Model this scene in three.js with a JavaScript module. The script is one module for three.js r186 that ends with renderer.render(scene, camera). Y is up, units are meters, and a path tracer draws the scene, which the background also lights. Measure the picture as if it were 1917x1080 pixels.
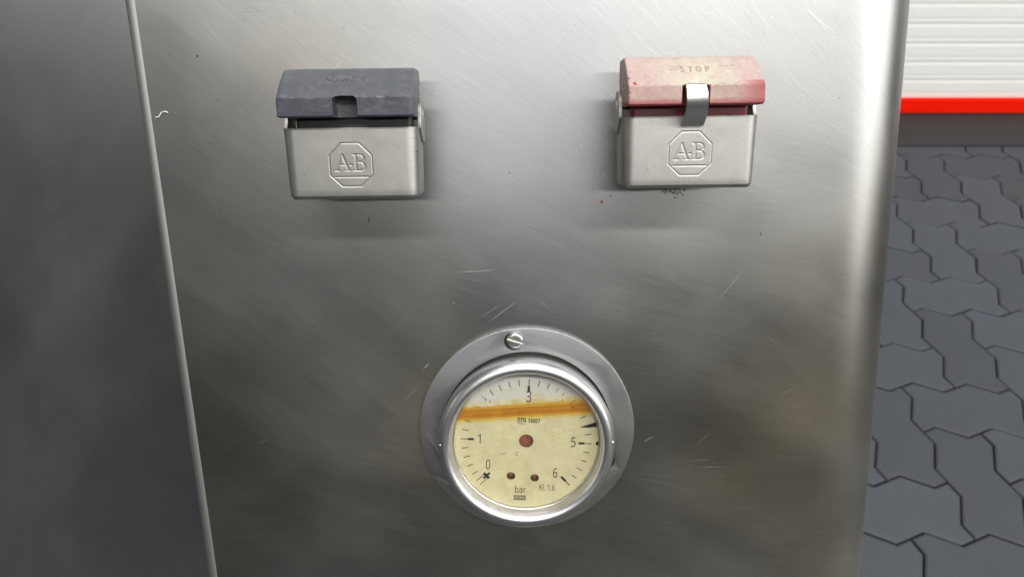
import * as THREE from 'three';
import { mergeGeometries, toCreasedNormals, mergeVertices } from 'three/addons/utils/BufferGeometryUtils.js';
import { RoundedBoxGeometry } from 'three/addons/geometries/RoundedBoxGeometry.js';
import { RectAreaLightUniformsLib } from 'three/addons/lights/RectAreaLightUniformsLib.js';
import { Brush, Evaluator, SUBTRACTION } from 'three-bvh-csg';

// ---------------------------------------------------------------- camera, light, exposure
const W = 1024, H = 576, V3 = THREE.Vector3;
const scene = new THREE.Scene();
const camera = new THREE.PerspectiveCamera(45.81, W / H, 0.01, 60);
camera.position.set(0, 1.14, 0);
camera.rotation.set(THREE.MathUtils.degToRad(-43.4), 0, 0);
camera.focus = 0.262; camera.userData.fStop = 20;
const renderer = new THREE.WebGLRenderer({ antialias: true });
renderer.setSize(W, H);
renderer.toneMapping = THREE.LinearToneMapping;
renderer.toneMappingExposure = 1.25;
renderer.shadowMap.enabled = true;
RectAreaLightUniformsLib.init();
scene.background = new THREE.Color(0.034, 0.034, 0.034);   // the dim hall beyond the lamps
const LAMP_RADIANCE = 35, FLOOD = 2.35;
const LAMPS = [                                           // x centre, z, length, width, height, strength
  [1.0, -0.75, 4.5, 0.22, 3.6, 0.44],
  [1.0, 1.25, 4.5, 0.22, 3.6, 1.25],
  [1.0, 3.25, 4.5, 0.22, 3.6, 0.44],
  [-9.5, -0.4, 8, 0.5, 3.5, 0.42, Math.PI / 2],
];

// ---------------------------------------------------------------- helpers
let seed = 20240611;
const rnd = () => { seed = (seed * 1664525 + 1013904223) >>> 0; return seed / 4294967296; };
const rr = (a, b) => a + (b - a) * rnd();
const clamp = (x, a = 0, b = 1) => Math.min(b, Math.max(a, x));
const smooth = (a, b, x) => { const t = clamp((x - a) / (b - a)); return t * t * (3 - 2 * t); };
const names = {};
function numbered(n) { names[n] = (names[n] ?? -1) + 1; return names[n] ? `${n}_${String(names[n]).padStart(3, '0')}` : n; }
function tag(o, label, category, group) { o.userData.label = label; if (category) o.userData.category = category; if (group) o.userData.group = group; return o; }
function mesh(name, g, m, parent = scene) {
  const o = new THREE.Mesh(g, m); o.castShadow = o.receiveShadow = true;
  o.name = parent === scene ? numbered(name) : name; parent.add(o); return o;
}
function thing(name, label, category, group) { const o = new THREE.Group(); o.name = numbered(name); scene.add(o); return tag(o, label, category, group); }
const hash = (x, y) => { let h = (x * 374761393 + y * 668265263) | 0; h = Math.imul(h ^ (h >>> 13), 1274126177); return ((h ^ (h >>> 16)) >>> 0) / 4294967296; };
function vnoise(x, y, p = 0) {                            // value noise, period p cells if given
  const i = Math.floor(x), j = Math.floor(y), f = x - i, g = y - j, w = (k) => p ? ((k % p) + p) % p : k;
  const s = f * f * (3 - 2 * f), t = g * g * (3 - 2 * g);
  const a = hash(w(i), w(j)), b = hash(w(i + 1), w(j)), c = hash(w(i), w(j + 1)), d = hash(w(i + 1), w(j + 1));
  return a + (b - a) * s + (c - a) * t + (a - b - c + d) * s * t;
}
const fbm = (x, y, p = 0, o = 4) => { let v = 0, a = 0.5, n = 0; for (let k = 0; k < o; k++) { v += a * vnoise(x + k * 17, y + k * 31, p); n += a; x *= 2; y *= 2; p *= 2; a *= 0.5; } return v / n; };
function dataTex(data, w, h, srgb) {
  const t = new THREE.DataTexture(data, w, h); t.wrapS = t.wrapT = THREE.RepeatWrapping;
  t.magFilter = THREE.LinearFilter; t.minFilter = THREE.LinearFilter; if (srgb) t.colorSpace = THREE.SRGBColorSpace; t.needsUpdate = true; return t;
}
function canvasTex(c, srgb) { const t = new THREE.CanvasTexture(c); t.wrapS = t.wrapT = THREE.ClampToEdgeWrapping; if (srgb) t.colorSpace = THREE.SRGBColorSpace; t.needsUpdate = true; return t; }
function makeCanvas(w, h) { const c = document.createElement('canvas'); c.width = w; c.height = h; return [c, c.getContext('2d')]; }
// gradient noise picture for mottling a canvas: adds +-amount to every pixel
function mottle(ctx, w, h, sc, amt, tint = [1, 1, 1]) {
  const im = ctx.getImageData(0, 0, w, h), d = im.data;
  for (let y = 0; y < h; y++) for (let x = 0; x < w; x++) {
    const n = (fbm(x / sc, y / sc, 0, 5) - 0.5) * 2 * amt, k = (y * w + x) * 4;
    d[k] = clamp(d[k] + n * tint[0], 0, 255); d[k + 1] = clamp(d[k + 1] + n * tint[1], 0, 255); d[k + 2] = clamp(d[k + 2] + n * tint[2], 0, 255);
  }
  ctx.putImageData(im, 0, 0);
}
function creased(g, a = 0.6) { g.scale(3000, 3000, 3000); const q = toCreasedNormals(g, a); q.scale(1 / 3000, 1 / 3000, 1 / 3000); return q; }   // vertices are joined on a 1/100 unit grid

// the frame of the sloping panel: a = right along it, b = up along it, w = out of it
const A = new V3(0.999446, 0.02858, -0.017055), B = new V3(-0.033282, 0.858245, -0.51216), N = new V3(0, 0.512444, 0.858721);
const O = new V3(0, 0.954143, -0.196538);
const FRAME = new THREE.Matrix4().makeBasis(A, B, N);
const onPanel = (a, b, w = 0) => O.clone().addScaledVector(A, a).addScaledVector(B, b).addScaledVector(N, w);
function mount(o, a, b, w, roll = 0) { o.position.copy(onPanel(a, b, w)); o.quaternion.setFromRotationMatrix(FRAME.clone().multiply(new THREE.Matrix4().makeRotationZ(roll))); return o; }

// a bent sheet: outline points [x, z] swept along y from y0 to y1, with thickness behind it; uv in metres
function sheet(points, y0, y1, thick, rows = 1, inset = () => 0) {
  const n = points.length, nor = points.map((p, i) => {
    const a = points[Math.max(0, i - 1)], b = points[Math.min(n - 1, i + 1)], dx = b[0] - a[0], dz = b[1] - a[1], l = Math.hypot(dx, dz);
    return [-dz / l, dx / l];
  });
  const s = [0]; for (let i = 1; i < n; i++) s.push(s[i - 1] + Math.hypot(points[i][0] - points[i - 1][0], points[i][1] - points[i - 1][1]));
  const pos = [], uv = [], idx = [];
  for (const side of [0, 1]) for (let j = 0; j <= rows; j++) for (let i = 0; i < n; i++) {
    const y = y0 + (y1 - y0) * j / rows, o = -(side * thick) - inset(y);
    pos.push(points[i][0] + nor[i][0] * o, y, points[i][1] + nor[i][1] * o); uv.push(points[0][0] + s[i], y);
  }
  const at = (side, j, i) => side * (rows + 1) * n + j * n + i, quad = (a, b, c, d) => idx.push(a, b, c, a, c, d);
  for (let j = 0; j < rows; j++) for (let i = 0; i < n - 1; i++) {
    quad(at(0, j, i), at(0, j, i + 1), at(0, j + 1, i + 1), at(0, j + 1, i));
    quad(at(1, j, i), at(1, j + 1, i), at(1, j + 1, i + 1), at(1, j, i + 1));
  }
  for (let i = 0; i < n - 1; i++) { quad(at(1, 0, i), at(1, 0, i + 1), at(0, 0, i + 1), at(0, 0, i)); quad(at(0, rows, i), at(0, rows, i + 1), at(1, rows, i + 1), at(1, rows, i)); }
  for (let j = 0; j < rows; j++) { quad(at(0, j, 0), at(0, j + 1, 0), at(1, j + 1, 0), at(1, j, 0)); quad(at(0, j, n - 1), at(1, j, n - 1), at(1, j + 1, n - 1), at(0, j + 1, n - 1)); }
  const g = new THREE.BufferGeometry();
  g.setAttribute('position', new THREE.Float32BufferAttribute(pos, 3)); g.setAttribute('uv', new THREE.Float32BufferAttribute(uv, 2)); g.setIndex(idx);
  return creased(g, 0.5);
}
const arc = (cx, cz, r, a0, a1, n) => Array.from({ length: n + 1 }, (_, i) => { const a = a0 + (a1 - a0) * i / n; return [cx + r * Math.cos(a), cz + r * Math.sin(a)]; });

// ---------------------------------------------------------------- materials
// brushed steel: tile of 0.32 m, strokes of a hand sander in drifting directions
const STEEL = 0.32, SN = 2048;
function strokes(count, minL, maxL, dir) {
  const f = new Float32Array(SN * SN);
  for (let k = 0; k < count; k++) {
    let x = rnd() * SN, y = rnd() * SN; const L = rr(minL, maxL), a0 = dir(x / SN, y / SN) + rr(-0.09, 0.09), bend = rr(-0.002, 0.002), amp = (rnd() < 0.5 ? -1 : 1) * Math.pow(rnd(), 2);
    for (let s = 0, a = a0; s < L; s++, a += bend) {
      const e = amp * Math.sin(Math.PI * s / L); const i = ((x | 0) + SN) % SN, j = ((y | 0) + SN) % SN;
      f[j * SN + i] += e; x += Math.cos(a); y += Math.sin(a);
    }
  }
  return f;
}
const steelDir = (x, y) => -0.48 + 0.5 * (vnoise(x * 5 + 3, y * 5, 5) - 0.5) * 2 + (rnd() < 0.12 ? rr(-0.5, 1.4) : 0);
const fine = strokes(46000, 30, 190, steelDir);
const wide = new Float32Array(SN * SN);                  // a slightly wider trace of the same strokes
for (let j = 0; j < SN; j++) for (let i = 0; i < SN; i++) {
  let s = 0; for (let q = -1; q <= 1; q++) for (let p = -1; p <= 1; p++) s += fine[((j + q + SN) % SN) * SN + (i + p + SN) % SN]; wide[j * SN + i] = s / 9;
}
function steelMaps(tone, stain, rough) {
  const c = new Uint8Array(SN * SN * 4), r = new Uint8Array(SN * SN * 4);
  for (let j = 0; j < SN; j++) for (let i = 0; i < SN; i++) {
    const x = i / SN, y = j / SN, k = (j * SN + i) * 4, q = wide[j * SN + i];
    const cloud = fbm(x * 6 + 2.3, y * 6 + 1.1, 6, 4) - 0.5, big = vnoise(x * 3, y * 3 + 5, 3) - 0.5;
    const wx = x + 0.05 * (vnoise(x * 4 + 31, y * 4, 4) - 0.5), wy = y + 0.05 * (vnoise(x * 4, y * 4 + 57, 4) - 0.5);
    const rub = fbm(wx * 6 + wy * 6 + 4, wy * 12 + wx * 6 + 8, 6, 4) - 0.5;                       // hand-sanded patches drawn out along the strokes
    const t = tone * (1 + 0.026 * q + 0.02 * fine[j * SN + i] + stain * cloud + stain * 0.5 * big + 0.06 * rub);
    const oil = 0.7 * Math.exp(-(((x - 0.385) / 0.07) ** 2 + ((y - 0.34) / 0.13) ** 2)) + 0.6 * Math.exp(-(((x - 0.84) / 0.13) ** 2 + ((y - 0.3) / 0.2) ** 2)) + 0.4 * smooth(0.5, 0.1, y);   // brownish film
    const warm = 0.04 * (vnoise(x * 4 + 9, y * 4, 4) - 0.5) + 0.075 * oil * (0.5 + vnoise(x * 9, y * 9 + 3, 9));
    c[k] = clamp(t * (1 + warm), 0, 1) * 255; c[k + 1] = clamp(t * (1 + warm * 0.3), 0, 1) * 255; c[k + 2] = clamp(t * (0.99 - warm), 0, 1) * 255; c[k + 3] = 255;
    const g = clamp(rough + 0.014 * q + 0.13 * cloud + 0.06 * big + 0.06 * rub, 0.285, 0.75) * 255; r[k] = r[k + 1] = r[k + 2] = g; r[k + 3] = 255;
  }
  return [c, r];
}
const [steelC, steelR] = steelMaps(0.60, 0.11, 0.385);
// marks with a shape of their own on the panel, at metres (a, b): specks, nicks, grime
const wallC = steelC.slice(), wallR = steelR.slice();   // the same finish without the panel's own marks
const toPx = (a, b) => [(a / STEEL + 0.5) * SN, (b / STEEL + 0.5) * SN];
function speck(a, b, r, rgb, share = 1, sx = 1) {
  const [x, y] = toPx(a, b), R = r / STEEL * SN;
  for (let j = -Math.ceil(R) - 1; j <= R + 1; j++) for (let i = -Math.ceil(R * sx) - 1; i <= R * sx + 1; i++) {
    const d = Math.hypot(i / sx, j) / R; if (d > 1.2) continue; const e = share * (1 - smooth(0.6, 1.2, d)), k = (((y + j | 0) + SN) % SN * SN + ((x + i | 0) + SN) % SN) * 4;
    for (let q = 0; q < 3; q++) steelC[k + q] = steelC[k + q] * (1 - e) + rgb[q] * e;
    const v = steelR[k] * (1 - e) + 190 * e; steelR[k] = steelR[k + 1] = steelR[k + 2] = v;
  }
}
for (let k = 0; k < 80; k++) speck(rr(-0.125, 0.125), rr(-0.12, 0.125), rr(0.0001, 0.00026), [70, 66, 56], rr(0.4, 0.9), rr(0.7, 1.8));
for (let k = 0; k < 70; k++) speck(rr(-0.125, 0.125), rr(-0.12, 0.125), rr(0.0001, 0.0002), [246, 246, 240], rr(0.3, 0.7));
for (let k = 0; k < 46; k++) speck(0.0640 + rr(-0.0055, 0.0055) * rnd(), 0.0372 - 0.0035 * rnd() * rnd() - 0.001 * rnd(), rr(0.0001, 0.00034), [52, 47, 38], rr(0.35, 0.9), 1.5);
for (let k = 0; k < 24; k++) speck(rr(0.026, 0.037), rr(0.03, 0.075), rr(0.0001, 0.0003), [225, 215, 170], rr(0.4, 0.8));
speck(0.0357, 0.0330, 0.0005, [140, 48, 38], 0.85, 1.1); speck(0.0391, 0.0352, 0.0003, [90, 60, 45], 0.9); speck(-0.0545, 0.0298, 0.0005, [90, 70, 45], 0.8, 0.7);
speck(-0.0546, 0.0287, 0.0005, [85, 72, 48], 0.8, 0.8); speck(-0.113, 0.0915, 0.00045, [60, 58, 52], 0.9); speck(0.0975, 0.0185, 0.0006, [60, 58, 52], 0.9, 0.4);
for (let k = 0; k < 16; k++) speck(rr(-0.1, -0.075), rr(0.106, 0.122), rr(0.0003, 0.0006), [120, 118, 110], 0.14, rr(4, 12));
function scratch(a, b, len, ang, bend, rgb, share) {
  for (let s = 0, x = a, y = b, t = ang; s < len; s += 0.00008, t += bend * 0.00008) { speck(x, y, 0.00011, rgb, share * Math.sin(Math.PI * s / len)); x += Math.cos(t) * 0.00008; y += Math.sin(t) * 0.00008; }
}
for (let k = 0; k < 26; k++) scratch(rr(-0.12, 0.12), rr(-0.1, 0.11), rr(0.004, 0.02), rnd() < 0.7 ? rr(-0.75, -0.3) : rr(0.4, 0.9), rr(-9, 9), [246, 245, 238], rr(0.08, 0.2));
scratch(-0.0105, -0.014, 0.016, 0.62, 0, [230, 230, 225], 0.35); scratch(-0.022, 0.0075, 0.016, -0.05, 10, [235, 230, 215], 0.35); scratch(0.0525, -0.068, 0.006, 0.8, -80, [235, 235, 230], 0.45);
scratch(0.0715, -0.0765, 0.011, 0.0, 4, [235, 235, 230], 0.2); scratch(0.0745, -0.0795, 0.013, -0.02, 0, [235, 235, 230], 0.25); scratch(-0.0375, -0.0325, 0.004, 0.7, 0, [245, 245, 240], 0.6);
const hb = new Uint8Array(SN * SN * 4);
for (let k = 0; k < SN * SN; k++) { const v = clamp(0.5 + 0.22 * wide[k]) * 255; hb[k * 4] = hb[k * 4 + 1] = hb[k * 4 + 2] = v; hb[k * 4 + 3] = 255; }
const wb = new Uint8Array(SN * SN * 4);
for (let k = 0; k < SN * SN; k++) { const v = clamp(0.56 + 0.035 * wide[k] + 0.05 * (vnoise((k % SN) / 300, k / SN / 300) - 0.5)) * 255; wb[k * 4] = wb[k * 4 + 1] = wb[k * 4 + 2] = v; wb[k * 4 + 3] = 255; }
const texW = dataTex(wb, SN, SN), texC = dataTex(steelC, SN, SN, true), texR = dataTex(steelR, SN, SN), texH = dataTex(hb, SN, SN), texC2 = dataTex(wallC, SN, SN, true), texR2 = dataTex(wallR, SN, SN);
function steelTex(t, rot = 0, scale = STEEL) { const c = t.clone(); c.repeat.set(1 / scale, 1 / scale); c.offset.set(0.5, 0.5); c.rotation = rot; c.needsUpdate = true; return c; }
const panelSteel = new THREE.MeshPhysicalMaterial({ color: 0xffffff, metalness: 1, roughness: 1, map: steelTex(texC), roughnessMap: steelTex(texR), bumpMap: steelTex(texH), bumpScale: 0.000008 });
const wallSteel = new THREE.MeshPhysicalMaterial({ color: new THREE.Color(0.74, 0.74, 0.75), metalness: 1, roughness: 1, roughnessMap: steelTex(texR2, 1.1), map: steelTex(texW, 1.1), bumpMap: steelTex(texH, 1.1), bumpScale: 0.000003 });
const weldSteel = new THREE.MeshStandardMaterial({ color: new THREE.Color(0.25, 0.25, 0.243), metalness: 1, roughness: 0.6 });
const flangeSteel = new THREE.MeshStandardMaterial({ color: new THREE.Color(0.96, 0.96, 0.98), metalness: 1, roughness: 1.3, map: steelTex(texC2, 0.5, 0.2), roughnessMap: steelTex(texR2, 0.5, 0.2), bumpMap: steelTex(texH, 0.5, 0.2), bumpScale: 0.000006 });
const bezelSteel = new THREE.MeshStandardMaterial({ color: new THREE.Color(0.57, 0.57, 0.58), metalness: 1, roughness: 0.38 });
const screwSteel = new THREE.MeshStandardMaterial({ color: new THREE.Color(0.6, 0.59, 0.56), metalness: 1, roughness: 0.32 });
const clipSteel = new THREE.MeshStandardMaterial({ color: new THREE.Color(0.6, 0.595, 0.58), metalness: 1, roughness: 0.36 });
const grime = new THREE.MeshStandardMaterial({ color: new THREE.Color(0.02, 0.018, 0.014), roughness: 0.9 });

// ---------------------------------------------------------------- floor, threshold, door
function sq(x0, x1, z0, z1, y) { const g = new THREE.BoxGeometry(x1 - x0, 0.05, z1 - z0); g.translate((x0 + x1) / 2, y - 0.025, (z0 + z1) / 2); return g; }
const pn = 512, pc = new Uint8Array(pn * pn * 4), ph = new Uint8Array(pn * pn * 4);
for (let j = 0; j < pn; j++) for (let i = 0; i < pn; i++) {
  const k = (j * pn + i) * 4, x = i / pn, y = j / pn, n = fbm(x * 10, y * 10, 10, 5) - 0.5, g = hash(i, j) - 0.5;
  const t = 205 * (1 + 0.1 * n + 0.1 * g); pc[k] = clamp(t, 0, 255); pc[k + 1] = clamp(t * 1.0, 0, 255); pc[k + 2] = clamp(t * 1.0, 0, 255); pc[k + 3] = 255;
  ph[k] = ph[k + 1] = ph[k + 2] = clamp(0.5 + 0.5 * n + 0.4 * g) * 255; ph[k + 3] = 255;
}
const pcT = dataTex(pc, pn, pn, true), phT = dataTex(ph, pn, pn); pcT.repeat.set(2.5, 2.5); phT.repeat.set(2.5, 2.5);
const stoneMats = [0.108, 0.128, 0.118, 0.140].map((v, i) => new THREE.MeshStandardMaterial({ color: new THREE.Color(v * 0.50, v * 0.57, v * (0.685 + 0.012 * i)), roughness: 0.62, map: pcT, bumpMap: phT, bumpScale: 0.0005 }));
const bedMat = new THREE.MeshStandardMaterial({ color: new THREE.Color(0.05, 0.05, 0.05), roughness: 0.95 });
const ground = mesh('ground', sq(-9, 9, -2.3, 11, -0.014), bedMat); ground.userData.kind = 'structure'; ground.userData.label = 'dark sand bed in the joints under the grey paving';
const paving = new THREE.Group(); paving.name = 'paving'; paving.userData = { kind: 'structure', label: 'grey interlocking concrete paving with dark zigzag joints beside the steel housing' }; scene.add(paving);
const UN = 0.1133, yaw = THREE.MathUtils.degToRad(1.6);
const amp = 0.105;
function edge(out, x0, y0, x1, y1) {                     // one unit edge of the zigzag outline, without its end
  const dx = x1 - x0, dy = y1 - y0;
  out.push([x0, y0], [x0 + 0.25 * dx - amp * dy, y0 + 0.25 * dy + amp * dx], [x0 + 0.75 * dx + amp * dy, y0 + 0.75 * dy - amp * dx]);
}
function stoneGeometry(w, h) {
  const p = [];
  for (let i = 0; i < w; i++) edge(p, i, 0, i + 1, 0); for (let j = 0; j < h; j++) edge(p, w, j, w, j + 1);
  for (let i = w; i > 0; i--) edge(p, i, h, i - 1, h); for (let j = h; j > 0; j--) edge(p, 0, j, 0, j - 1);
  const gap = 0.0026, cx = w / 2, cy = h / 2, q = p.map(([x, y]) => new THREE.Vector2((x - cx) * UN * (1 - gap / (w * UN)), (y - cy) * UN * (1 - gap / (h * UN))));
  const g = new THREE.ExtrudeGeometry(new THREE.Shape(q), { depth: 0.004, bevelEnabled: true, bevelThickness: 0.004, bevelSize: 0.005, bevelOffset: -0.005, bevelSegments: 3 });
  g.rotateX(-Math.PI / 2); g.computeBoundingBox(); g.translate(0, -g.boundingBox.max.y, 0); return g;
}
const flatStone = stoneGeometry(2, 1), tallStone = stoneGeometry(1, 2);
const stones = [];
for (let j = -50; j <= 14; j++) for (let i = -60; i <= 60; i++) {
  const s = ((i + j) % 4 + 4) % 4; if (s !== 0 && s !== 2) continue;
  const w = s === 0 ? 2 : 1, h = s === 0 ? 1 : 2, lx = (i + w / 2) * UN, ly = (j + h / 2) * UN;
  const x = 0.943 + lx * Math.cos(yaw) + ly * Math.sin(yaw), z = -1.129 - ly * Math.cos(yaw) + lx * Math.sin(yaw);
  if (z < -1.98 || z > 4.2 || x < -3.2 || x > 4.2) continue;
  stones.push({ x, z, s, d: Math.hypot(x - 1.15, (z + 1.0) * 1) });
}
stones.sort((p, q) => p.d - q.d);
const restGeo = [];
stones.forEach((p, k) => {
  const g = p.s === 0 ? flatStone : tallStone, dy = rr(-0.0012, 0.0006), tx = rr(-0.004, 0.004), tz = rr(-0.004, 0.004);
  if (k < 230) {
    const o = mesh(k ? `paving_stone_${String(k).padStart(3, '0')}` : 'paving_stone', g, stoneMats[Math.floor(rnd() * 4)], paving);
    o.position.set(p.x, dy, p.z); o.rotation.set(tx, -yaw, tz);
  } else { const c = g.clone(); c.rotateY(-yaw); c.translate(p.x, dy, p.z); restGeo.push(c); }
});
const rest = mesh('paving_stones', mergeGeometries(restGeo), stoneMats[1], paving); rest.userData.kind = 'stuff';
const concrete = new THREE.MeshStandardMaterial({ color: new THREE.Color(0.037, 0.036, 0.036), roughness: 0.8, map: pcT, bumpMap: phT, bumpScale: 0.0006 });
const sillG = new THREE.BoxGeometry(10.4, 0.05, 0.36); sillG.translate(2.4, -0.021, -2.03);
const sill = mesh('threshold', sillG, concrete); sill.userData.kind = 'structure'; sill.userData.label = 'smooth dark concrete strip between the paving and the door';

const door = thing('roller_door', 'white ribbed roller door with a red bottom bar behind the steel housing', 'roller door');
door.position.set(2.4, 0.006, -2.055);
const whitePaint = new THREE.MeshStandardMaterial({ color: new THREE.Color(0.86, 0.86, 0.83), roughness: 0.5 });
const redPaint = new THREE.MeshPhysicalMaterial({ color: new THREE.Color(0.95, 0.011, 0.001), roughness: 0.85, specularIntensity: 0.15 });
const PITCH = 0.0607, sp = new THREE.Shape();
{ // slat section: x is outwards, y up
  const groove = (y) => Math.exp(-((y / 0.0055) ** 2)) + 0.45 * Math.exp(-(((y - 0.017) / 0.004) ** 2)) + Math.exp(-(((PITCH - y) / 0.0055) ** 2));
  sp.moveTo(-0.014, 0.0001); for (let k = 0; k <= 40; k++) { const y = 0.0001 + (PITCH - 0.0002) * k / 40; sp.lineTo(-0.0015 * groove(y), y); } sp.lineTo(-0.014, PITCH - 0.0001);
}
let slatG = new THREE.ExtrudeGeometry(sp, { depth: 10, bevelEnabled: false }); slatG.translate(0, 0, -5); slatG.rotateY(-Math.PI / 2); slatG = creased(slatG, 0.5);
for (let k = 0; k < 42; k++) { const o = mesh(k ? `slat_${String(k).padStart(3, '0')}` : 'slat', slatG, whitePaint, door); o.position.set(0, 0.0505 + k * PITCH, 0); }
const barG = new RoundedBoxGeometry(10, 0.05, 0.03, 3, 0.004); barG.translate(0, 0.025, -0.004);
mesh('bottom_bar', barG, redPaint, door);
const railG = new RoundedBoxGeometry(0.09, 2.75, 0.06, 2, 0.006);
const railMat = new THREE.MeshStandardMaterial({ color: new THREE.Color(0.5, 0.5, 0.49), metalness: 0.6, roughness: 0.45 });
for (const s of [-1, 1]) { const o = mesh('guide_rail', railG, railMat, door); o.position.set(s * 5.03, 1.375, 0); }

// ---------------------------------------------------------------- ceiling lamps of the hall (outside the frame)
const lampGlow = (k) => new THREE.MeshStandardMaterial({ color: 0xffffff, emissive: new THREE.Color(1, 0.98, 0.93), emissiveIntensity: 1.5 * k });
const lampBody = new THREE.MeshStandardMaterial({ color: new THREE.Color(0.6, 0.6, 0.6), roughness: 0.5 });
LAMPS.forEach(([x, z, len, wid, y, k, turn = 0], i) => {
  const t = thing('ceiling_lamp', ['long white tube lamp over the strip in front of the door', 'long white tube lamp above the photographer', 'long white tube lamp in the row farthest from the door', 'long white tube lamp far to the left of the housing'][i], 'ceiling lamp');
  t.position.set(x, y, z); t.rotation.y = turn;
  const h = new RoundedBoxGeometry(len + 0.1, 0.06, wid + 0.06, 2, 0.01); h.translate(0, 0.05, 0); mesh('lamp_body', h, lampBody, t);
  const g = new THREE.BoxGeometry(len, 0.018, wid); g.translate(0, 0.01, 0); mesh('lamp_tube', g, lampGlow(k), t);
  const l = new THREE.RectAreaLight(new THREE.Color(1, 0.99, 0.965), LAMP_RADIANCE * k, len, wid);
  l.position.set(0, -0.006, 0); l.rotation.x = -Math.PI / 2; t.add(l);
});

{ // large soft light panel on a tripod to the right of the photographer
  const t = thing('light_panel', 'large white light panel on a tripod to the right of the photographer', 'light panel'), w = 3.4, h = 2.1;
  t.position.set(4.3, 0, 1.25); t.rotation.y = Math.atan2(-3.2, -2.5);
  const head = new THREE.Group(); head.name = 'lamp_head'; head.position.set(0, 2.9, 0); head.rotation.x = 0.5; t.add(head);
  const b = new RoundedBoxGeometry(w + 0.1, h + 0.1, 0.08, 2, 0.02); b.translate(0, 0, -0.05); mesh('lamp_body', b, lampBody, head);
  const g = new THREE.BoxGeometry(w, h, 0.01); g.translate(0, 0, -0.004); mesh('lamp_screen', g, lampGlow(1), head);
  const l = new THREE.RectAreaLight(new THREE.Color(1, 0.99, 0.97), FLOOD, w, h); l.position.set(0, 0, 0.006); l.rotation.y = Math.PI; head.add(l);
  const pole = new THREE.CylinderGeometry(0.025, 0.025, 2.4, 20); pole.translate(0, 1.6, -0.1); mesh('pole', pole, lampBody, t);
  for (let k = 0; k < 3; k++) { const leg = new THREE.CylinderGeometry(0.014, 0.014, 0.9, 12); leg.translate(0, -0.45, 0); leg.rotateX(0.6); leg.rotateY(k * Math.PI * 2 / 3); leg.translate(0, 0.74, -0.1); mesh('leg', leg, lampBody, t); }
}

// ---------------------------------------------------------------- steel housing
const housing = thing('steel_housing', 'brushed stainless steel machine housing with a rounded right edge and a folded left corner', 'machine housing');
housing.position.set(0, 0, -0.3);
const inFrame = FRAME.clone().setPosition(O.x, O.y, O.z + 0.3);
function panelPart(name, g, m) { const o = mesh(name, g, m, housing); o.matrixAutoUpdate = true; inFrame.decompose(o.position, o.quaternion, o.scale); return o; }
const CREASE = -0.1347;
function softEdge() {                                     // a rolled edge whose bend eases in and out
  const n = 60, L = 0.066, p = [[0, 0]]; let a = 0;
  for (let i = 0; i < n; i++) { const t = (i + 0.5) / n; a = Math.PI / 2 * (0.45 * t * t * (3 - 2 * t) + 0.55 * (1 - Math.cos(Math.PI * t)) / 2); const q = p[i]; p.push([q[0] + Math.cos(a) * L / n, q[1] - Math.sin(a) * L / n]); }
  const top = Math.max(...p.map(([x, z]) => 0.877 * x + 0.48 * z)), dx = (0.1297 - top) / 0.877;
  return p.map(([x, z]) => [x + dx, z]);
}
const EDGE = softEdge(), side = EDGE[EDGE.length - 1][0];
const front = [[CREASE + 0.0002, 0], [-0.1, 0], [0, 0], [0.1, 0], ...EDGE, [side, -0.09], [side, -0.42]];
panelPart('front_panel', sheet(front, -0.3, 0.27, 0.002, 8), panelSteel);
const fold = THREE.MathUtils.degToRad(28), away = (d) => [CREASE - d * Math.cos(fold), -d * Math.sin(fold)];   // the left sheet turns back from the panel
panelPart('side_panel', sheet([away(0.34), away(0.2), away(0.08), away(0.0002)], -0.3, 0.27, 0.002, 8), wallSteel);
const bead = arc(CREASE, -0.0024, 0.0028, Math.PI * 0.85, Math.PI * 0.17, 20);
panelPart('weld_bead', sheet(bead, -0.3, 0.27, 0.0006, 40), weldSteel);
{
  const g = new RoundedBoxGeometry(0.40, 0.6, 0.28, 3, 0.01); g.translate(-0.045, 0.39, 0.02); mesh('cabinet', g, wallSteel, housing);
  const back = new THREE.BoxGeometry(0.58, 1.1, 0.01); back.translate(-0.135, 0.65, -0.28); mesh('back_panel', back, wallSteel, housing);
  const ft = new THREE.CylinderGeometry(0.022, 0.028, 0.09, 24); 
  for (const [x, z] of [[-0.2, -0.07], [0.125, -0.07], [-0.2, 0.12], [0.125, 0.12]]) { const o = mesh('foot', ft, weldSteel, housing); o.position.set(x, 0.045, z); }
}
{ // a pale curl of thread stuck on the panel by the corner
  const c = new THREE.CatmullRomCurve3([[-0.1315, 0.0702, 0.0004], [-0.1302, 0.0704, 0.0006], [-0.1290, 0.0717, 0.0008], [-0.1272, 0.0722, 0.0012], [-0.1265, 0.0717, 0.0006]].map((p) => new V3(...p)));
  const t = mesh('thread', new THREE.TubeGeometry(c, 40, 0.00016, 6), new THREE.MeshStandardMaterial({ color: new THREE.Color(0.85, 0.84, 0.8), roughness: 0.8 }));
  mount(t, 0, 0, 0); tag(t, 'tiny curled white thread stuck to the steel beside the left corner', 'thread');
}

// ---------------------------------------------------------------- switches
const ev = new Evaluator(); ev.attributes = ['position', 'normal', 'uv']; ev.useGroups = false;
function csg(a, b) { const r = ev.evaluate(new Brush(a), new Brush(b), SUBTRACTION); const g = r.geometry; g.clearGroups(); return g; }
const CW = 0.02262, CF = 0.033, CT = 0.0118;
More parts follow.
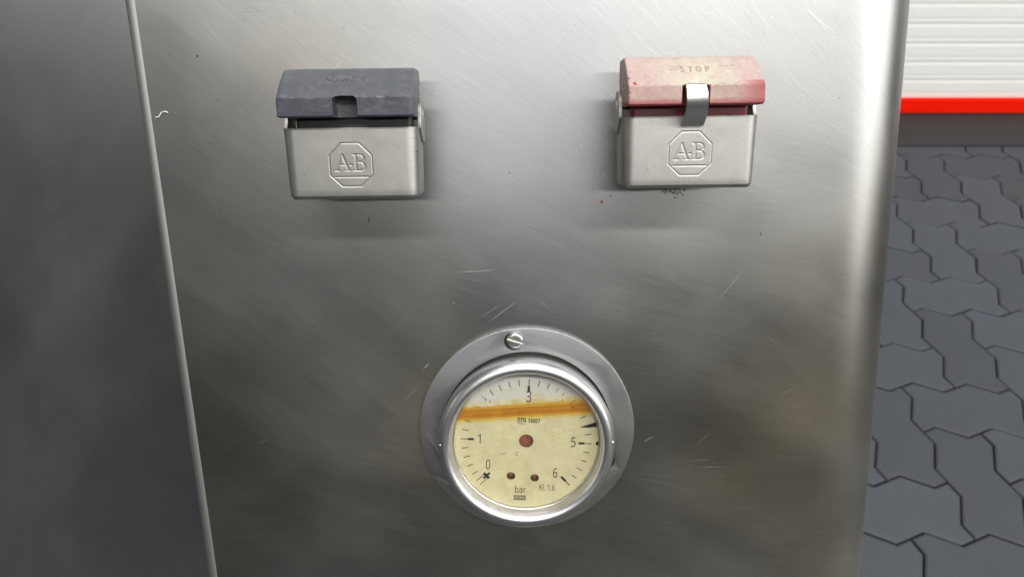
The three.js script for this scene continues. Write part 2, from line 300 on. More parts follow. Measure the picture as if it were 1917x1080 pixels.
// relief of the cup front: octagon, bar and two serif letters pressed in
const [lc, lx] = makeCanvas(1024, 536);
{
  const S = 1024 / 0.045; lx.fillStyle = '#fff'; lx.fillRect(0, 0, 1024, 536); lx.translate(512, 268); lx.scale(S, -S);
  lx.translate(-0.0001, -0.0003); const r = 0.0071, c = 0.0030; lx.lineWidth = 0.00042; lx.strokeStyle = '#555'; lx.lineJoin = 'round';
  lx.beginPath(); [[-c, r], [c, r], [r, c], [r, -c - 0.0004], [c + 0.0002, -r], [-c - 0.0002, -r], [-r, -c - 0.0004], [-r, c]].forEach(([x, y], i) => i ? lx.lineTo(x, y) : lx.moveTo(x, y)); lx.closePath(); lx.stroke();
  lx.beginPath(); lx.moveTo(-0.0058, -0.0040); lx.lineTo(0.0058, -0.0040); lx.stroke();
  lx.scale(1, -1); lx.fillStyle = '#555'; lx.font = '0.0079px serif'; 
  lx.save(); lx.scale(0.001, 0.001); lx.font = '7.9px serif'; lx.textAlign = 'center'; lx.textBaseline = 'alphabetic'; lx.fillText('A', -2.75, 2.4); lx.fillText('B', 2.85, 2.4); lx.restore();
  lx.fillRect(-0.0005, -0.0002, 0.001, 0.0005);
}
{ // soften the pressed edges
  const im = lx.getImageData(0, 0, 1024, 536), s = new Float32Array(1024 * 536), o = im.data; for (let k = 0; k < s.length; k++) s[k] = o[k * 4];
  for (let pass = 0; pass < 2; pass++) { const t = s.slice(); for (let y = 2; y < 534; y++) for (let x = 2; x < 1022; x++) { let v = 0; for (let q = -2; q <= 2; q++) for (let p = -2; p <= 2; p++) v += t[(y + q) * 1024 + x + p]; s[y * 1024 + x] = v / 25; } }
  for (let k = 0; k < s.length; k++) o[k * 4] = o[k * 4 + 1] = o[k * 4 + 2] = clamp(s[k] + (fbm((k % 1024) / 14, (k / 1024) / 14, 0, 3) - 0.5) * 9, 0, 255);
  lx.putImageData(im, 0, 0);
}
const reliefTex = canvasTex(lc);
function cupColor(sd) {
  const [c, x] = makeCanvas(512, 268); x.fillStyle = 'rgb(212,210,203)'; x.fillRect(0, 0, 512, 268); mottle(x, 512, 268, 60 + sd, 11); mottle(x, 512, 268, 4, 7);
  const s0 = seed; seed = 991 + sd * 77;
  for (let k = 0; k < 26; k++) { x.fillStyle = `rgba(70,66,58,${rr(0.3, 0.8)})`; x.beginPath(); x.arc(rr(0, 512), rr(0, 268), rr(0.8, 2), 0, 7); x.fill(); }
  for (let k = 0; k < 10; k++) { x.fillStyle = `rgba(255,255,250,${rr(0.5, 0.9)})`; x.beginPath(); x.ellipse(rr(0, 512), rr(60, 268), rr(1, 3.5), 1, rr(-1, 1), 0, 7); x.fill(); }
  seed = s0; return canvasTex(c, true);
}
function cupMaterial(sd) { return new THREE.MeshPhysicalMaterial({ color: new THREE.Color(0.55, 0.55, 0.555), metalness: 1, roughness: 0.5, map: cupColor(sd), bumpMap: reliefTex, bumpScale: 0.00018 }); }
function planar(g, w, h, cy) {                            // uv across the front; the ends take their depth instead
  const p = g.attributes.position, n = g.attributes.normal, uv = new Float32Array(p.count * 2);
  for (let i = 0; i < p.count; i++) { const x = Math.abs(n.getX(i)) > 0.8 ? p.getX(i) * 0.9 + Math.sign(p.getX(i)) * (p.getZ(i) - 0.03) * 0.5 : p.getX(i); uv[2 * i] = x / w + 0.5; uv[2 * i + 1] = (p.getY(i) - cy) / h + 0.5; }
  g.setAttribute('uv', new THREE.BufferAttribute(uv, 2)); return g;
}
function cupGeometry() {
  const r = 0.0042, path = [[-CW, 0.0186], [-CW, 0.022], [-CW, CF - r], ...arc(-CW + r, CF - r, r, Math.PI, Math.PI / 2, 10).slice(1), [-0.009, CF], [0, CF], [0.009, CF], ...arc(CW - r, CF - r, r, Math.PI / 2, 0, 10), [CW, 0.022], [CW, 0.0186]];
  const inset = (y) => { const d = y + CT, e = 0.0022; return (d < e ? e - Math.sqrt(Math.max(0, e * e - (e - d) * (e - d))) : 0) * 0.5 + (CT - y) * 0.022; };
  const ys = []; let g = sheet(path, -CT, CT, 0.0012, 20, inset);
  const bottom = new THREE.Shape(); path.forEach(([x, z], i) => i ? bottom.lineTo(x * 0.93, (z - 0.0192) * 0.86 + 0.0192) : bottom.moveTo(x * 0.93, z));
  const bg = new THREE.ExtrudeGeometry(bottom, { depth: 0.001, bevelEnabled: false }); bg.rotateX(Math.PI / 2); bg.translate(0, -CT + 0.0013, 0);
  const ear = new THREE.Shape(); ear.moveTo(0.0183, CT - 0.0035); ear.lineTo(0.0183, 0.016); ear.absarc(0.0222, 0.0165, 0.0039, Math.PI, 0, true); ear.quadraticCurveTo(0.0263, 0.0125, 0.0282, CT - 0.0004); ear.quadraticCurveTo(0.0262, CT - 0.003, 0.0222, CT - 0.0052); ear.quadraticCurveTo(0.0195, CT - 0.0052, 0.0183, CT - 0.0035);
  const eg = new THREE.ExtrudeGeometry(ear, { depth: 0.0009, bevelEnabled: true, bevelThickness: 0.0002, bevelSize: 0.0002, bevelSegments: 2, curveSegments: 20 });
  eg.rotateY(-Math.PI / 2);
  const parts = [g, bg, eg.clone().translate(CW + 0.0004, 0, 0), eg.clone().translate(-CW + 0.0005, 0, 0)].map((q) => { const k = q.index ? q.toNonIndexed() : q; for (const n of Object.keys(k.attributes)) if (!['position', 'normal', 'uv'].includes(n)) k.deleteAttribute(n); return k; });
  return planar(mergeGeometries(parts), 0.045, 0.045 * 536 / 1024, 0);
}
const cupG = cupGeometry();
// the flap over the cup: section [w, v] swept sideways, with a notch for the clip
function capGeometry(sd) {
  const red = sd === 1;
  const P = [[0.0205, 0.0190], [0.0205, 0.0298], [0.0214, 0.0307], [0.0290, 0.0308], [0.0304, 0.0302], [0.0350, 0.0264], [0.0397, 0.0217], [0.0403, 0.0210], [0.0401, 0.0155], [0.0395, 0.0150], [0.0265, 0.0150], [0.0265, 0.0190]], q = [];
  P.forEach((a, i) => { const b = P[(i + 1) % P.length], n = Math.max(1, Math.round(Math.hypot(b[0] - a[0], b[1] - a[1]) / 0.0016)); for (let k = 0; k < n; k++) q.push(new THREE.Vector2(a[0] + (b[0] - a[0]) * k / n, a[1] + (b[1] - a[1]) * k / n)); });
  let g = new THREE.ExtrudeGeometry(new THREE.Shape(q), { depth: 0.0420, steps: 44, bevelEnabled: true, bevelThickness: 0.0007, bevelSize: 0.0007, bevelOffset: -0.0007, bevelSegments: 3 });
  g.translate(0, 0, -0.0210); g.rotateY(-Math.PI / 2);
  const cut = new RoundedBoxGeometry(red ? 0.0088 : 0.0079, 0.02, 0.012, 4, 0.0016); cut.translate(red ? -0.0002 : 0.0002, 0.0115, 0.0412);
  g = csg(g, cut);
  const p = g.attributes.position; // worn, soft edges
  for (let i = 0; i < p.count; i++) {
    const x = p.getX(i), y = p.getY(i), z = p.getZ(i), n = (fbm(x * 500 + sd * 40, (y + z) * 500, 0, 3) - 0.5) * 0.00035, m = (vnoise(x * 160 + sd * 9, y * 160) - 0.5) * 0.00022;
    p.setXYZ(i, x + (Math.abs(x) > 0.0203 ? n : 0), y + n * (y > 0.0205 && y < 0.0228 && z > 0.037 ? 1.5 : 0.5), z + m + n * (y > 0.0205 && y < 0.0228 && z > 0.037 ? 1.6 : 0.4));
  }
  g.deleteAttribute('normal'); g.deleteAttribute('uv'); g = mergeVertices(g, 1e-6); g = creased(g, 0.5);
  return planar(g, 0.046, 0.02, 0.0225);
}
function flapTexture(red) {                               // colour and relief of the worn moulding
  const w = 1024, h = 446, [c, x] = makeCanvas(w, h), [b, y] = makeCanvas(w, h), s0 = seed; seed = red ? 4711 : 815;
  const X = (u) => (u / 0.046 + 0.5) * w, Y = (v) => h - ((v - 0.0225) / 0.02 + 0.5) * h;
  y.fillStyle = '#b0b0b0'; y.fillRect(0, 0, w, h);
  if (red) {
    x.fillStyle = 'rgb(228,196,190)'; x.fillRect(0, 0, w, h);
    let g = x.createRadialGradient(w * 0.53, h * 0.42, 20, w * 0.53, h * 0.42, w * 0.44); g.addColorStop(0, 'rgba(238,224,200,0.95)'); g.addColorStop(0.5, 'rgba(234,212,198,0.75)'); g.addColorStop(1, 'rgba(228,188,186,0)'); x.fillStyle = g; x.fillRect(0, 0, w, h);
    x.fillStyle = 'rgba(206,150,142,0.45)'; x.fillRect(0, Y(0.0208), w, h);
    for (let k = 0; k < 200; k++) { x.fillStyle = `rgba(${rnd() < 0.5 ? '206,140,140' : '240,226,208'},${rr(0.05, 0.2)})`; x.beginPath(); x.ellipse(rr(0, w), rr(0, h), rr(8, 60), rr(4, 18), rr(-0.4, 0.4), 0, 7); x.fill(); }
    g = x.createLinearGradient(w * 0.78, 0, w, 0); g.addColorStop(0, 'rgba(190,70,76,0)'); g.addColorStop(1, 'rgba(186,52,60,0.75)'); x.fillStyle = g; x.fillRect(w * 0.78, Y(0.0225), w, h);
    g = x.createLinearGradient(0, Y(0.0172), 0, Y(0.0145)); g.addColorStop(0, 'rgba(180,60,66,0)'); g.addColorStop(1, 'rgba(160,30,40,0.95)'); x.fillStyle = g; x.fillRect(0, Y(0.0172), w, h);
    for (const [a, v, r] of [[-0.0213, 0.0235, 9], [-0.0196, 0.0218, 15], [-0.0212, 0.019, 8], [-0.0214, 0.0174, 9]]) { x.fillStyle = 'rgba(200,62,72,0.85)'; x.beginPath(); x.ellipse(X(a), Y(v), r, r * 0.8, 0.3, 0, 7); x.fill(); }
    x.strokeStyle = 'rgba(120,50,50,0.55)'; x.lineWidth = 3; for (const [x0, y0, x1, y1] of [[0.0117, 0.0216, 0.0131, 0.0196], [0.006, 0.0165, 0.014, 0.0172], [-0.0085, 0.0262, -0.005, 0.0265], [0.014, 0.0176, 0.0185, 0.0168], [0.008, 0.0272, 0.0135, 0.0276]]) { x.beginPath(); x.moveTo(X(x0), Y(y0)); x.quadraticCurveTo(X((x0 + x1) / 2), Y((y0 + y1) / 2) + 5, X(x1), Y(y1)); x.stroke(); }
    for (let k = 0; k < 34; k++) { x.fillStyle = `rgba(120,70,70,${rr(0.2, 0.55)})`; x.beginPath(); x.ellipse(rr(0, w), Y(0.0213) + rr(-7, 7), rr(3, 20), rr(1, 2.6), 0, 0, 7); x.fill(); }
  } else {
    x.fillStyle = 'rgb(84,87,95)'; x.fillRect(0, 0, w, h); x.fillStyle = 'rgba(58,60,68,0.6)'; x.fillRect(0, Y(0.0208), w, h);
    for (let k = 0; k < 160; k++) { x.fillStyle = `rgba(${rnd() < 0.5 ? '74,76,84' : '122,125,134'},${rr(0.05, 0.2)})`; x.beginPath(); x.ellipse(rr(0, w), rr(0, h), rr(8, 70), rr(3, 14), rr(-0.4, 0.4), 0, 7); x.fill(); }
    for (let k = 0; k < 46; k++) { x.fillStyle = `rgba(${rnd() < 0.5 ? '36,36,40' : '150,152,158'},${rr(0.2, 0.5)})`; x.beginPath(); x.ellipse(rr(0, w), Y(0.0211) + rr(-7, 7), rr(4, 26), rr(1, 3), 0, 0, 7); x.fill(); }
    for (let k = 0; k < 30; k++) { x.fillStyle = `rgba(150,150,155,${rr(0.15, 0.4)})`; x.beginPath(); x.ellipse(rr(0, w), rr(Y(0.02), Y(0.0155)), rr(3, 16), rr(0.8, 2), rr(-0.6, 0.6), 0, 7); x.fill(); }
  }
  mottle(x, w, h, 7, red ? 14 : 6); mottle(x, w, h, 40, 9);
  x.fillStyle = red ? 'rgba(112,18,28,0.92)' : 'rgba(52,54,60,0.8)'; x.fillRect(X(red ? -0.0047 : -0.0037), Y(0.0212), X(red ? 0.0043 : 0.0041) - X(red ? -0.0047 : -0.0037), h);
  const word = red ? 'STOP' : 'START', cx = red ? 0.0002 : -0.0004, step = red ? 0.00265 : 0.0029, size = 66;
  for (const [ctx, fill] of [[x, red ? 'rgba(160,122,106,0.55)' : 'rgba(62,64,72,0.75)'], [y, '#404040']]) {
    ctx.font = `${size}px sans-serif`; ctx.textAlign = 'center'; ctx.textBaseline = 'middle'; ctx.strokeStyle = ctx.fillStyle = fill; ctx.lineWidth = 5;
    [...word].forEach((ch, i) => { ctx.save(); ctx.translate(X(cx + (i - (word.length - 1) / 2) * step), Y(red ? 0.0263 : 0.0268)); ctx.scale(0.95, 0.8); ctx.strokeText(ch, 0, 0); ctx.restore(); });
  }
  if (!red) { // rubbed away letters
    for (const [ctx, fill] of [[x, '98,101,110'], [y, '176,176,176']]) for (let k = 0; k < 30; k++) { ctx.fillStyle = `rgba(${fill},0.55)`; ctx.beginPath(); ctx.ellipse(X(rr(-0.008, 0.009)), Y(rr(0.0252, 0.0284)), rr(6, 26), rr(3, 11), rr(-0.5, 0.5), 0, 7); ctx.fill(); }
    for (const [a, v] of [[-0.0062, 0.0277], [-0.0032, 0.028], [-0.0014, 0.0276], [0.001, 0.0279], [-0.0058, 0.026]]) { x.fillStyle = 'rgba(168,170,172,0.7)'; x.fillRect(X(a), Y(v), rr(12, 30), 3); }
  }
  mottle(y, w, h, 22, 34); mottle(y, w, h, 5, 16);
  seed = s0; return [canvasTex(c, true), canvasTex(b)];
}
function flapMaterial(red) { const [c, b] = flapTexture(red); return new THREE.MeshPhysicalMaterial({ color: red ? new THREE.Color(0.50, 0.53, 0.53) : new THREE.Color(0.72, 0.72, 0.72), roughness: red ? 0.55 : 0.42, map: c, bumpMap: b, bumpScale: 0.00022 }); }
const darkPlastic = (c) => new THREE.MeshStandardMaterial({ color: new THREE.Color(...c), roughness: 0.4 });
const leverG = new RoundedBoxGeometry(0.0385, 0.026, 0.017, 3, 0.0012); leverG.translate(0.0003, 0.004, 0.0228);
const bossG = new THREE.CylinderGeometry(0.0155, 0.0155, 0.014, 40); bossG.rotateX(Math.PI / 2); bossG.translate(0, 0.004, 0.007);
const pinG = new THREE.CylinderGeometry(0.0016, 0.0018, 0.0466, 20); pinG.rotateZ(Math.PI / 2); pinG.translate(0, 0.0160, 0.0222);
function makeSwitch(a, b, red, label) {
  const t = thing('push_button_switch', label, 'switch');
  const guard = mesh('guard', cupG, cupMaterial(red ? 1 : 2), t); guard.position.x = red ? 0.0006 : -0.0009;
  const flap = mesh('flap', capGeometry(red ? 1 : 2), flapMaterial(red), t);
  flap.position.x = red ? 0 : -0.0003; flap.userData.label = red ? 'faded pink and red flap marked STOP' : 'worn dark grey flap with rubbed START lettering';
  mesh('button_body', leverG, darkPlastic(red ? [0.16, 0.006, 0.012] : [0.008, 0.008, 0.009]), t);
  mesh('mounting_boss', bossG, red ? grime : darkPlastic([0.03, 0.03, 0.03]), t);
  mesh('hinge_pin', pinG, screwSteel, t).position.x = guard.position.x;
  if (red) {
    const s = [[0.0090, 0.0339], [0.0110, 0.0370], [0.0138, 0.0397], [0.0170, 0.0408], [0.0198, 0.0402], [0.0224, 0.0383]], cv = new THREE.CatmullRomCurve3(s.map(([v, w]) => new V3(0, v, w)));
    const n = 30, pos = [], idx = [], th = 0.0008, pts = cv.getSpacedPoints(n);
    const ring = pts.map((p, i) => { const q = pts[Math.max(0, i - 1)], r = pts[Math.min(n, i + 1)], ty = r.y - q.y, tz = r.z - q.z, l = Math.hypot(ty, tz); const rem = (n - i) / n * 0.0155, hw = 0.0034 - (rem < 0.0016 ? 0.0016 - Math.sqrt(Math.max(0, 0.0016 ** 2 - (0.0016 - rem) ** 2)) : 0) + 0.0003 * (1 - i / n); return { p, ny: -tz / l, nz: ty / l, hw }; });
    for (const { p, ny, nz, hw } of ring) for (const [sx, so] of [[-1, 0], [-0.94, 1], [0.94, 1], [1, 0], [1, -1], [-1, -1]]) pos.push(sx * hw - 0.0003 + (0.0224 - p.y) * 0.075, p.y + ny * th * so * 0.5, p.z + nz * th * so * 0.5);
    for (let i = 0; i < n; i++) for (let k = 0; k < 6; k++) { const A0 = i * 6 + k, A1 = i * 6 + (k + 1) % 6, B0 = A0 + 6, B1 = A1 + 6; idx.push(A0, A1, B1, A0, B1, B0); }
    for (const e of [0, n * 6]) for (let k = 1; k < 5; k++) e ? idx.push(e, e + k, e + k + 1) : idx.push(e, e + k + 1, e + k);
    const g = new THREE.BufferGeometry(); g.setAttribute('position', new THREE.Float32BufferAttribute(pos, 3)); g.setIndex(idx); 
    mesh('clip', creased(g, 0.6), clipSteel, t);
  }
  return mount(t, a, b, 0, -0.02);
}
makeSwitch(-0.0511, 0.0516, false, 'switch with a worn dark grey flap, in a steel cup without a clip');
makeSwitch(0.0605, 0.0516, true, 'switch with a faded pink STOP flap held by a bent steel clip');

// ---------------------------------------------------------------- pressure gauge
const GA = 0.0041, GB = -0.0601;
const gauge = mount(thing('pressure_gauge', 'round pressure gauge with a stained cream dial in a polished steel ring', 'gauge'), GA, GB, 0, -0.075);
const lathe = (pts, n = 160) => { const g = new THREE.LatheGeometry(pts.map(([r, z]) => new THREE.Vector2(r, z)), n); g.rotateX(Math.PI / 2); return g; };
// flange: flat ring with a hole for the dial and three slots
{
  const s = new THREE.Shape(); s.absarc(0, 0, 0.0443, 0, Math.PI * 2, false); const hole = new THREE.Path(); hole.absarc(0, -0.0010, 0.0352, 0, Math.PI * 2, true); s.holes.push(hole);
  const sl = (ang, r) => { const p = new THREE.Path(); p.absellipse(Math.cos(ang) * r, Math.sin(ang) * r, 0.0015, 0.0026, 0, Math.PI * 2, true, ang); s.holes.push(p); };
  sl(-0.345, 0.0378); sl(-2.45, 0.0378);
  const g = new THREE.ExtrudeGeometry(s, { depth: 0.0013, bevelEnabled: true, bevelThickness: 0.0003, bevelSize: 0.0003, bevelOffset: -0.0003, bevelSegments: 2, curveSegments: 90 }); g.translate(0, 0, 0.0004);
  const fl = mesh('flange', creased(g, 0.5), flangeSteel, gauge);
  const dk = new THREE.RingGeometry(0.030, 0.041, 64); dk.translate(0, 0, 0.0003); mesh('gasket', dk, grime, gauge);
}
const G = new THREE.Group(); G.name = 'dial_case'; gauge.add(G); G.position.set(-0.0002, -0.0026, 0);
mesh('bezel', lathe([[0.0350, 0.0002], [0.0354, 0.0012], [0.0357, 0.0050], [0.0359, 0.0082], [0.0356, 0.0100], [0.0349, 0.0114], [0.0338, 0.0122], [0.0326, 0.0124], [0.0315, 0.0120], [0.0308, 0.0111], [0.0303, 0.0098], [0.03, 0.0085], [0.0299, 0.0079], [0.0299, 0.0045]]), bezelSteel, G);
mesh('inner_ring', lathe([[0.0299, 0.0072], [0.0295, 0.0072], [0.0294, 0.0062], [0.0299, 0.0058]]), screwSteel, G);
for (const [ang, r] of [[0.1, 0.0345], [Math.PI + 0.02, 0.0345]]) { // small pinched dents in the ring
  const g = new THREE.SphereGeometry(0.0006, 16, 12); g.scale(1, 1.3, 0.7); g.translate(Math.cos(ang) * r, Math.sin(ang) * r, 0.0116); mesh('crimp_mark', g, screwSteel, G);
}
// dial print
const DS = 1024, DR = 0.0305, [dc, dx] = makeCanvas(DS, DS);
{
  const S = DS / (2 * DR), s0 = seed; seed = 777;
  dx.fillStyle = 'rgb(220,211,164)'; dx.fillRect(0, 0, DS, DS);
  const px = (x) => DS / 2 + x * S, py = (y) => DS / 2 - y * S;
  const tilt = 0.105;                                     // the dial is turned in its case, the liquid line is level
  dx.save(); dx.translate(DS / 2, DS / 2); dx.rotate(-tilt); dx.translate(-DS / 2, -DS / 2);
  let g = dx.createLinearGradient(0, py(0.0279), 0, py(0.0083));
  g.addColorStop(0, 'rgb(212,210,198)'); g.addColorStop(0.45, 'rgb(222,219,203)'); g.addColorStop(0.575, 'rgb(226,206,140)'); g.addColorStop(0.615, 'rgb(220,172,62)'); g.addColorStop(0.655, 'rgb(214,160,44)'); g.addColorStop(0.675, 'rgb(192,126,12)'); g.addColorStop(0.74, 'rgb(204,138,14)'); g.addColorStop(0.80, 'rgb(186,116,6)'); g.addColorStop(0.845, 'rgb(208,152,34)'); g.addColorStop(0.885, 'rgb(218,188,84)'); g.addColorStop(0.94, 'rgb(220,204,140)'); g.addColorStop(1, 'rgb(220,211,164)');
  dx.fillStyle = g; dx.fillRect(-100, -100, DS + 200, py(0.0083) + 100);
  for (let k = 0; k < 90; k++) { dx.fillStyle = `rgba(${rnd() < 0.6 ? '238,238,230' : '222,200,120'},${rr(0.05, 0.3)})`; dx.beginPath(); dx.ellipse(px(rr(-0.026, 0.026)), py(rr(0.0165, 0.027)), rr(8, 50), rr(4, 14), rr(-0.3, 0.3), 0, 7); dx.fill(); }
  for (let k = 0; k < 60; k++) { dx.fillStyle = `rgba(${['150,88,4', '206,150,40', '168,104,6'][k % 3]},${rr(0.1, 0.3)})`; dx.fillRect(px(rr(-0.032, 0.02)), py(rr(0.0105, 0.0162)), rr(60, 340), rr(2, 7)); }
  for (let k = 0; k < 50; k++) { dx.fillStyle = `rgba(236,234,222,${rr(0.2, 0.6)})`; dx.beginPath(); dx.ellipse(px(rr(-0.024, -0.004)), py(0.0164 + rr(-0.0006, 0.0022)), rr(4, 22), rr(2, 7), rr(-0.5, 0.5), 0, 7); dx.fill(); }
  for (const [a, b, r] of [[-0.0078, 0.0212, 11], [0.005, 0.0165, 60], [-0.003, 0.017, 40]]) { dx.fillStyle = 'rgba(216,190,96,0.35)'; dx.beginPath(); dx.ellipse(px(a), py(b), r, r * 0.5, 0, 0, 7); dx.fill(); }
  dx.restore();
  for (let k = 0; k < 260; k++) { dx.fillStyle = `rgba(${rnd() < 0.5 ? '196,182,120' : '238,228,180'},${rr(0.04, 0.14)})`; dx.beginPath(); dx.ellipse(rr(0, DS), rr(DS * 0.42, DS), rr(8, 70), rr(6, 40), rr(-1, 1), 0, 7); dx.fill(); }
  for (let k = 0; k < 90; k++) { dx.fillStyle = `rgba(110,100,60,${rr(0.15, 0.5)})`; dx.beginPath(); dx.arc(px(0.0135 + rr(-0.004, 0.0045)), py(0.0035 + rr(-0.0045, 0.0045)), rr(1, 3), 0, 7); dx.fill(); }
  mottle(dx, DS, DS, 9, 7); mottle(dx, DS, DS, 60, 10);
  const ink = 'rgba(34,32,24,0.94)';
  const ray = (deg, r0, r1, w, fill = ink) => { const a = THREE.MathUtils.degToRad(deg); dx.save(); dx.translate(DS / 2, DS / 2); dx.rotate(a); dx.fillStyle = fill; dx.fillRect(-w * S / 2, -r1 * S, w * S, (r1 - r0) * S); dx.restore(); };
  const R1 = 0.0268;
  for (let k = 1; k < 30; k++) {
    const deg = -135 + k * 9, major = k % 5 === 0; if (k === 8 || k === 9) { continue; } if (k === 19 || k === 21) { continue; }
    const worn = k === 10 || k === 20 || k === 18;
    if (major) { ray(deg, worn ? 0.0235 : 0.0222, R1, 0.00032, worn ? 'rgba(60,52,34,0.5)' : ink); if (!worn) ray(deg, 0.0214, 0.0238, 0.00098); }
    else ray(deg, 0.0240, R1 - 0.0002, 0.00033, worn ? 'rgba(60,56,44,0.55)' : ink);
  }
  ray(135, 0.0222, R1, 0.00034); ray(135, 0.0214, 0.0243, 0.001);
  ray(-133, 0.0235, 0.0272, 0.0003); ray(-138, 0.0235, 0.0272, 0.0003); ray(-135.5, 0.0205, 0.0242, 0.0009);
  { const a = THREE.MathUtils.degToRad(-135.5); dx.save(); dx.translate(DS / 2, DS / 2); dx.rotate(a); dx.fillStyle = ink; dx.fillRect(-0.0016 * S, -0.0231 * S, 0.0032 * S, 0.0013 * S); dx.restore(); }
  { // limit marker, pointing inwards
    dx.fillStyle = 'rgba(20,19,16,0.95)'; dx.save(); dx.translate(DS / 2, DS / 2); dx.rotate(THREE.MathUtils.degToRad(72)); dx.beginPath(); dx.moveTo(0, -0.0225 * S); dx.lineTo(0.0003 * S, -0.0255 * S); dx.lineTo(-0.0002 * S, -0.0300 * S); dx.lineTo(0.0018 * S, -0.0300 * S); dx.lineTo(0.0010 * S, -0.0256 * S); dx.closePath(); dx.fill();
    dx.beginPath(); dx.moveTo(0, -0.0224 * S); dx.lineTo(0.0012 * S, -0.0272 * S); dx.lineTo(0.0014 * S, -0.0296 * S); dx.lineTo(-0.0004 * S, -0.0296 * S); dx.closePath(); dx.fill(); dx.restore();
    dx.beginPath(); dx.arc(px(0.0293), py(0.0002), 0.0009 * S, 0, 7); dx.fill(); dx.fillRect(px(-0.0296), py(0.0046), 0.0004 * S, 0.003 * S);
  }
  const txt = (t, x, y, size, sx = 0.72, bold = '') => { dx.save(); dx.translate(px(x), py(y)); dx.scale(sx, 1); dx.font = `${bold}${size * S}px sans-serif`; dx.textAlign = 'center'; dx.textBaseline = 'middle'; dx.fillStyle = ink; dx.fillText(t, 0, 0); dx.restore(); };
  txt('3', 0.0002, 0.0193, 0.0064); txt('1', -0.0189, 0.0002, 0.0060); txt('5', 0.0193, 0.0004, 0.0060); txt('0', -0.0152, -0.0110, 0.0060, 0.66); txt('6', 0.0126, -0.0136, 0.0060, 0.66);
  txt('bar', -0.0015, -0.0217, 0.0044, 0.72); txt('Kl. 1,6', 0.0096, -0.0204, 0.0036, 0.68); txt('16007', 0.0028, 0.0090, 0.0027, 0.68, 'bold '); txt('DIN', -0.0022, 0.0090, 0.0024, 0.85, 'bold ');
  dx.fillStyle = ink; dx.fillRect(px(-0.0038), py(0.0101), 0.0031 * S, 0.00022 * S); dx.fillRect(px(-0.0038), py(0.0077), 0.0031 * S, 0.00022 * S);
  dx.fillStyle = ink; dx.fillRect(px(-0.0040), py(-0.0243), 0.0050 * S, 0.0022 * S); dx.strokeStyle = 'rgb(200,190,140)'; dx.lineWidth = 0.00018 * S; dx.strokeRect(px(-0.0037), py(-0.0246), 0.0044 * S, 0.0016 * S);
  dx.save(); dx.translate(px(-0.0015), py(-0.0254)); dx.scale(1.15, 1); dx.font = `bold ${0.00135 * S}px sans-serif`; dx.textAlign = 'center'; dx.textBaseline = 'middle'; dx.fillStyle = 'rgb(222,212,164)'; dx.fillText('WIKA', 0, 0); dx.restore();
  dx.strokeStyle = 'rgba(70,64,44,0.8)'; dx.lineWidth = 0.0002 * S; dx.beginPath(); dx.moveTo(px(-0.0102), py(-0.0065)); dx.lineTo(px(-0.0080), py(-0.0054)); dx.stroke(); dx.beginPath(); dx.arc(px(-0.0035), py(-0.0056), 0.0007 * S, 1, 5.6); dx.stroke();
  dx.fillStyle = 'rgba(60,54,36,0.6)'; for (const [a, b, w, h] of [[-0.0170, 0.0178, 5, 20], [-0.0155, 0.0166, 16, 8], [0.0137, 0.0183, 14, 5], [0.0139, 0.0207, 5, 26], [0.0180, 0.0158, 26, 8]]) { dx.save(); dx.translate(px(a), py(b)); dx.rotate(a < 0 ? -0.7 : 0.6); dx.fillRect(-w / 2, -h / 2, w, h); dx.restore(); }
  seed = s0;
}
const dialTex = canvasTex(dc, true); dialTex.center.set(0.5, 0.5);
const dialG = new THREE.CircleGeometry(0.0296, 96);
{ const p = dialG.attributes.position, uv = dialG.attributes.uv; for (let i = 0; i < p.count; i++) uv.setXY(i, p.getX(i) / (2 * DR) + 0.5, p.getY(i) / (2 * DR) + 0.5); }
const HOLES = [[0, 0, 0.00295], [-0.0056, -0.0158, 0.0018], [0.0042, -0.0163, 0.0018]];
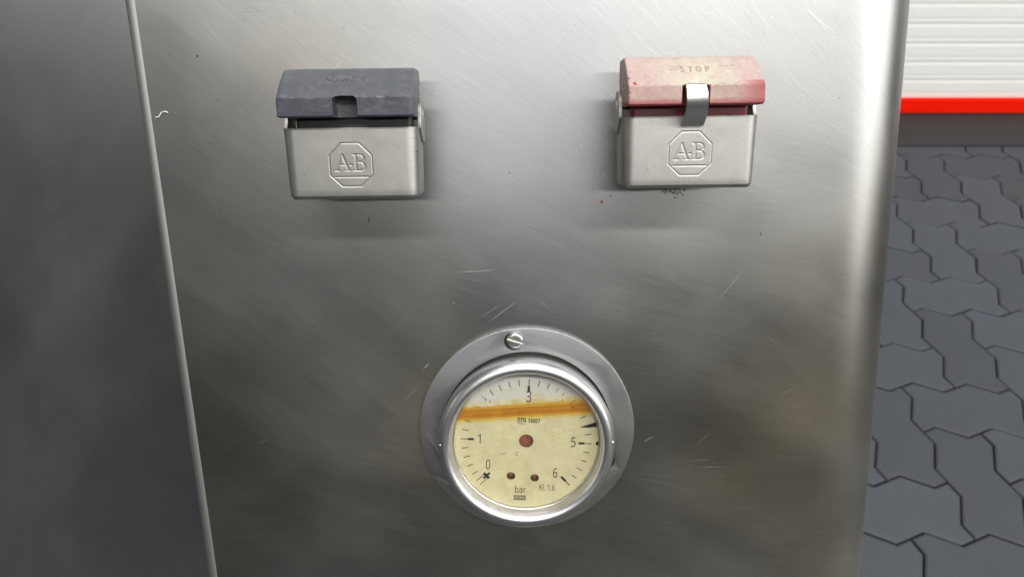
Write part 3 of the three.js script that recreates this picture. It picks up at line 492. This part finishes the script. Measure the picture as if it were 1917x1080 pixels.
{ // the plate is cut where the shaft and the two screws show
  const s = new THREE.Shape(); s.absarc(0, 0, 0.0299, 0, Math.PI * 2, false);
  for (const [x, y, r] of HOLES) { const p = new THREE.Path(); p.absarc(x, y, r, 0, Math.PI * 2, true); s.holes.push(p); }
  const g = new THREE.ExtrudeGeometry(s, { depth: 0.0008, bevelEnabled: false, curveSegments: 64 }), p = g.attributes.position, uv = g.attributes.uv;
  for (let i = 0; i < p.count; i++) uv.setXY(i, p.getX(i) / (2 * DR) + 0.5, p.getY(i) / (2 * DR) + 0.5);
  g.translate(0, 0, 0.0050); const d = mesh('dial', g, new THREE.MeshStandardMaterial({ color: new THREE.Color(0.57, 0.57, 0.585), map: dialTex, roughness: 0.6 }), G); d.userData.label = 'cream dial printed 0 to 6 bar with an orange liquid stain';
}
const rust = new THREE.MeshStandardMaterial({ color: new THREE.Color(0.16, 0.050, 0.028), roughness: 0.75 }), brass = new THREE.MeshStandardMaterial({ color: new THREE.Color(0.17, 0.085, 0.04), metalness: 0.3, roughness: 0.6 });
HOLES.forEach(([x, y, r], i) => {
  const g = i ? lathe([[0, 0.0049], [r * 0.25, 0.0048], [r * 0.3, 0.0044], [r * 0.85, 0.0042], [r * 1.2, 0.0036]].reverse(), 24) : lathe([[0, 0.0041], [r * 0.2, 0.0041], [r * 0.22, 0.0044], [r * 0.8, 0.0044], [r * 1.2, 0.004]].reverse(), 32);
  g.translate(x, y, 0); mesh(i ? 'dial_screw' : 'shaft', g, i ? brass : rust, G);
});
{ const g = new THREE.CylinderGeometry(0.029, 0.029, 0.003, 64); g.rotateX(Math.PI / 2); g.translate(0, 0, 0.0018); mesh('back_plate', g, brass, G); }
{ const g = new THREE.CircleGeometry(0.0297, 64); g.translate(0, 0, 0.0066); mesh('glass', g, new THREE.MeshPhysicalMaterial({ color: 0xffffff, transmission: 1, thickness: 0, roughness: 0.03, ior: 1.5 }), G); }
{ // slotted screw that holds the flange
  const disc = new THREE.Shape(); disc.absarc(0, 0, 0.0034, 0, Math.PI * 2, false);
  const head = new THREE.ExtrudeGeometry(disc, { depth: 0.0016, bevelEnabled: true, bevelThickness: 0.0011, bevelSize: 0.0011, bevelOffset: -0.0011, bevelSegments: 5, curveSegments: 24 }); head.translate(0, 0, 0.0003);
  const slot = new THREE.BoxGeometry(0.02, 0.00085, 0.004); slot.translate(0, 0, 0.0040);
  const sg = creased(csg(head, slot), 0.5);
  const s = mesh('flange_screw', sg, screwSteel, gauge); s.position.set(-0.0065, 0.0392, 0.0013); s.rotation.z = -0.24;
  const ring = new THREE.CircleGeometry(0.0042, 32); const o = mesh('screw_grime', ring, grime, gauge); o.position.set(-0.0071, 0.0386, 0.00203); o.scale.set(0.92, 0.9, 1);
}

renderer.render(scene, camera);
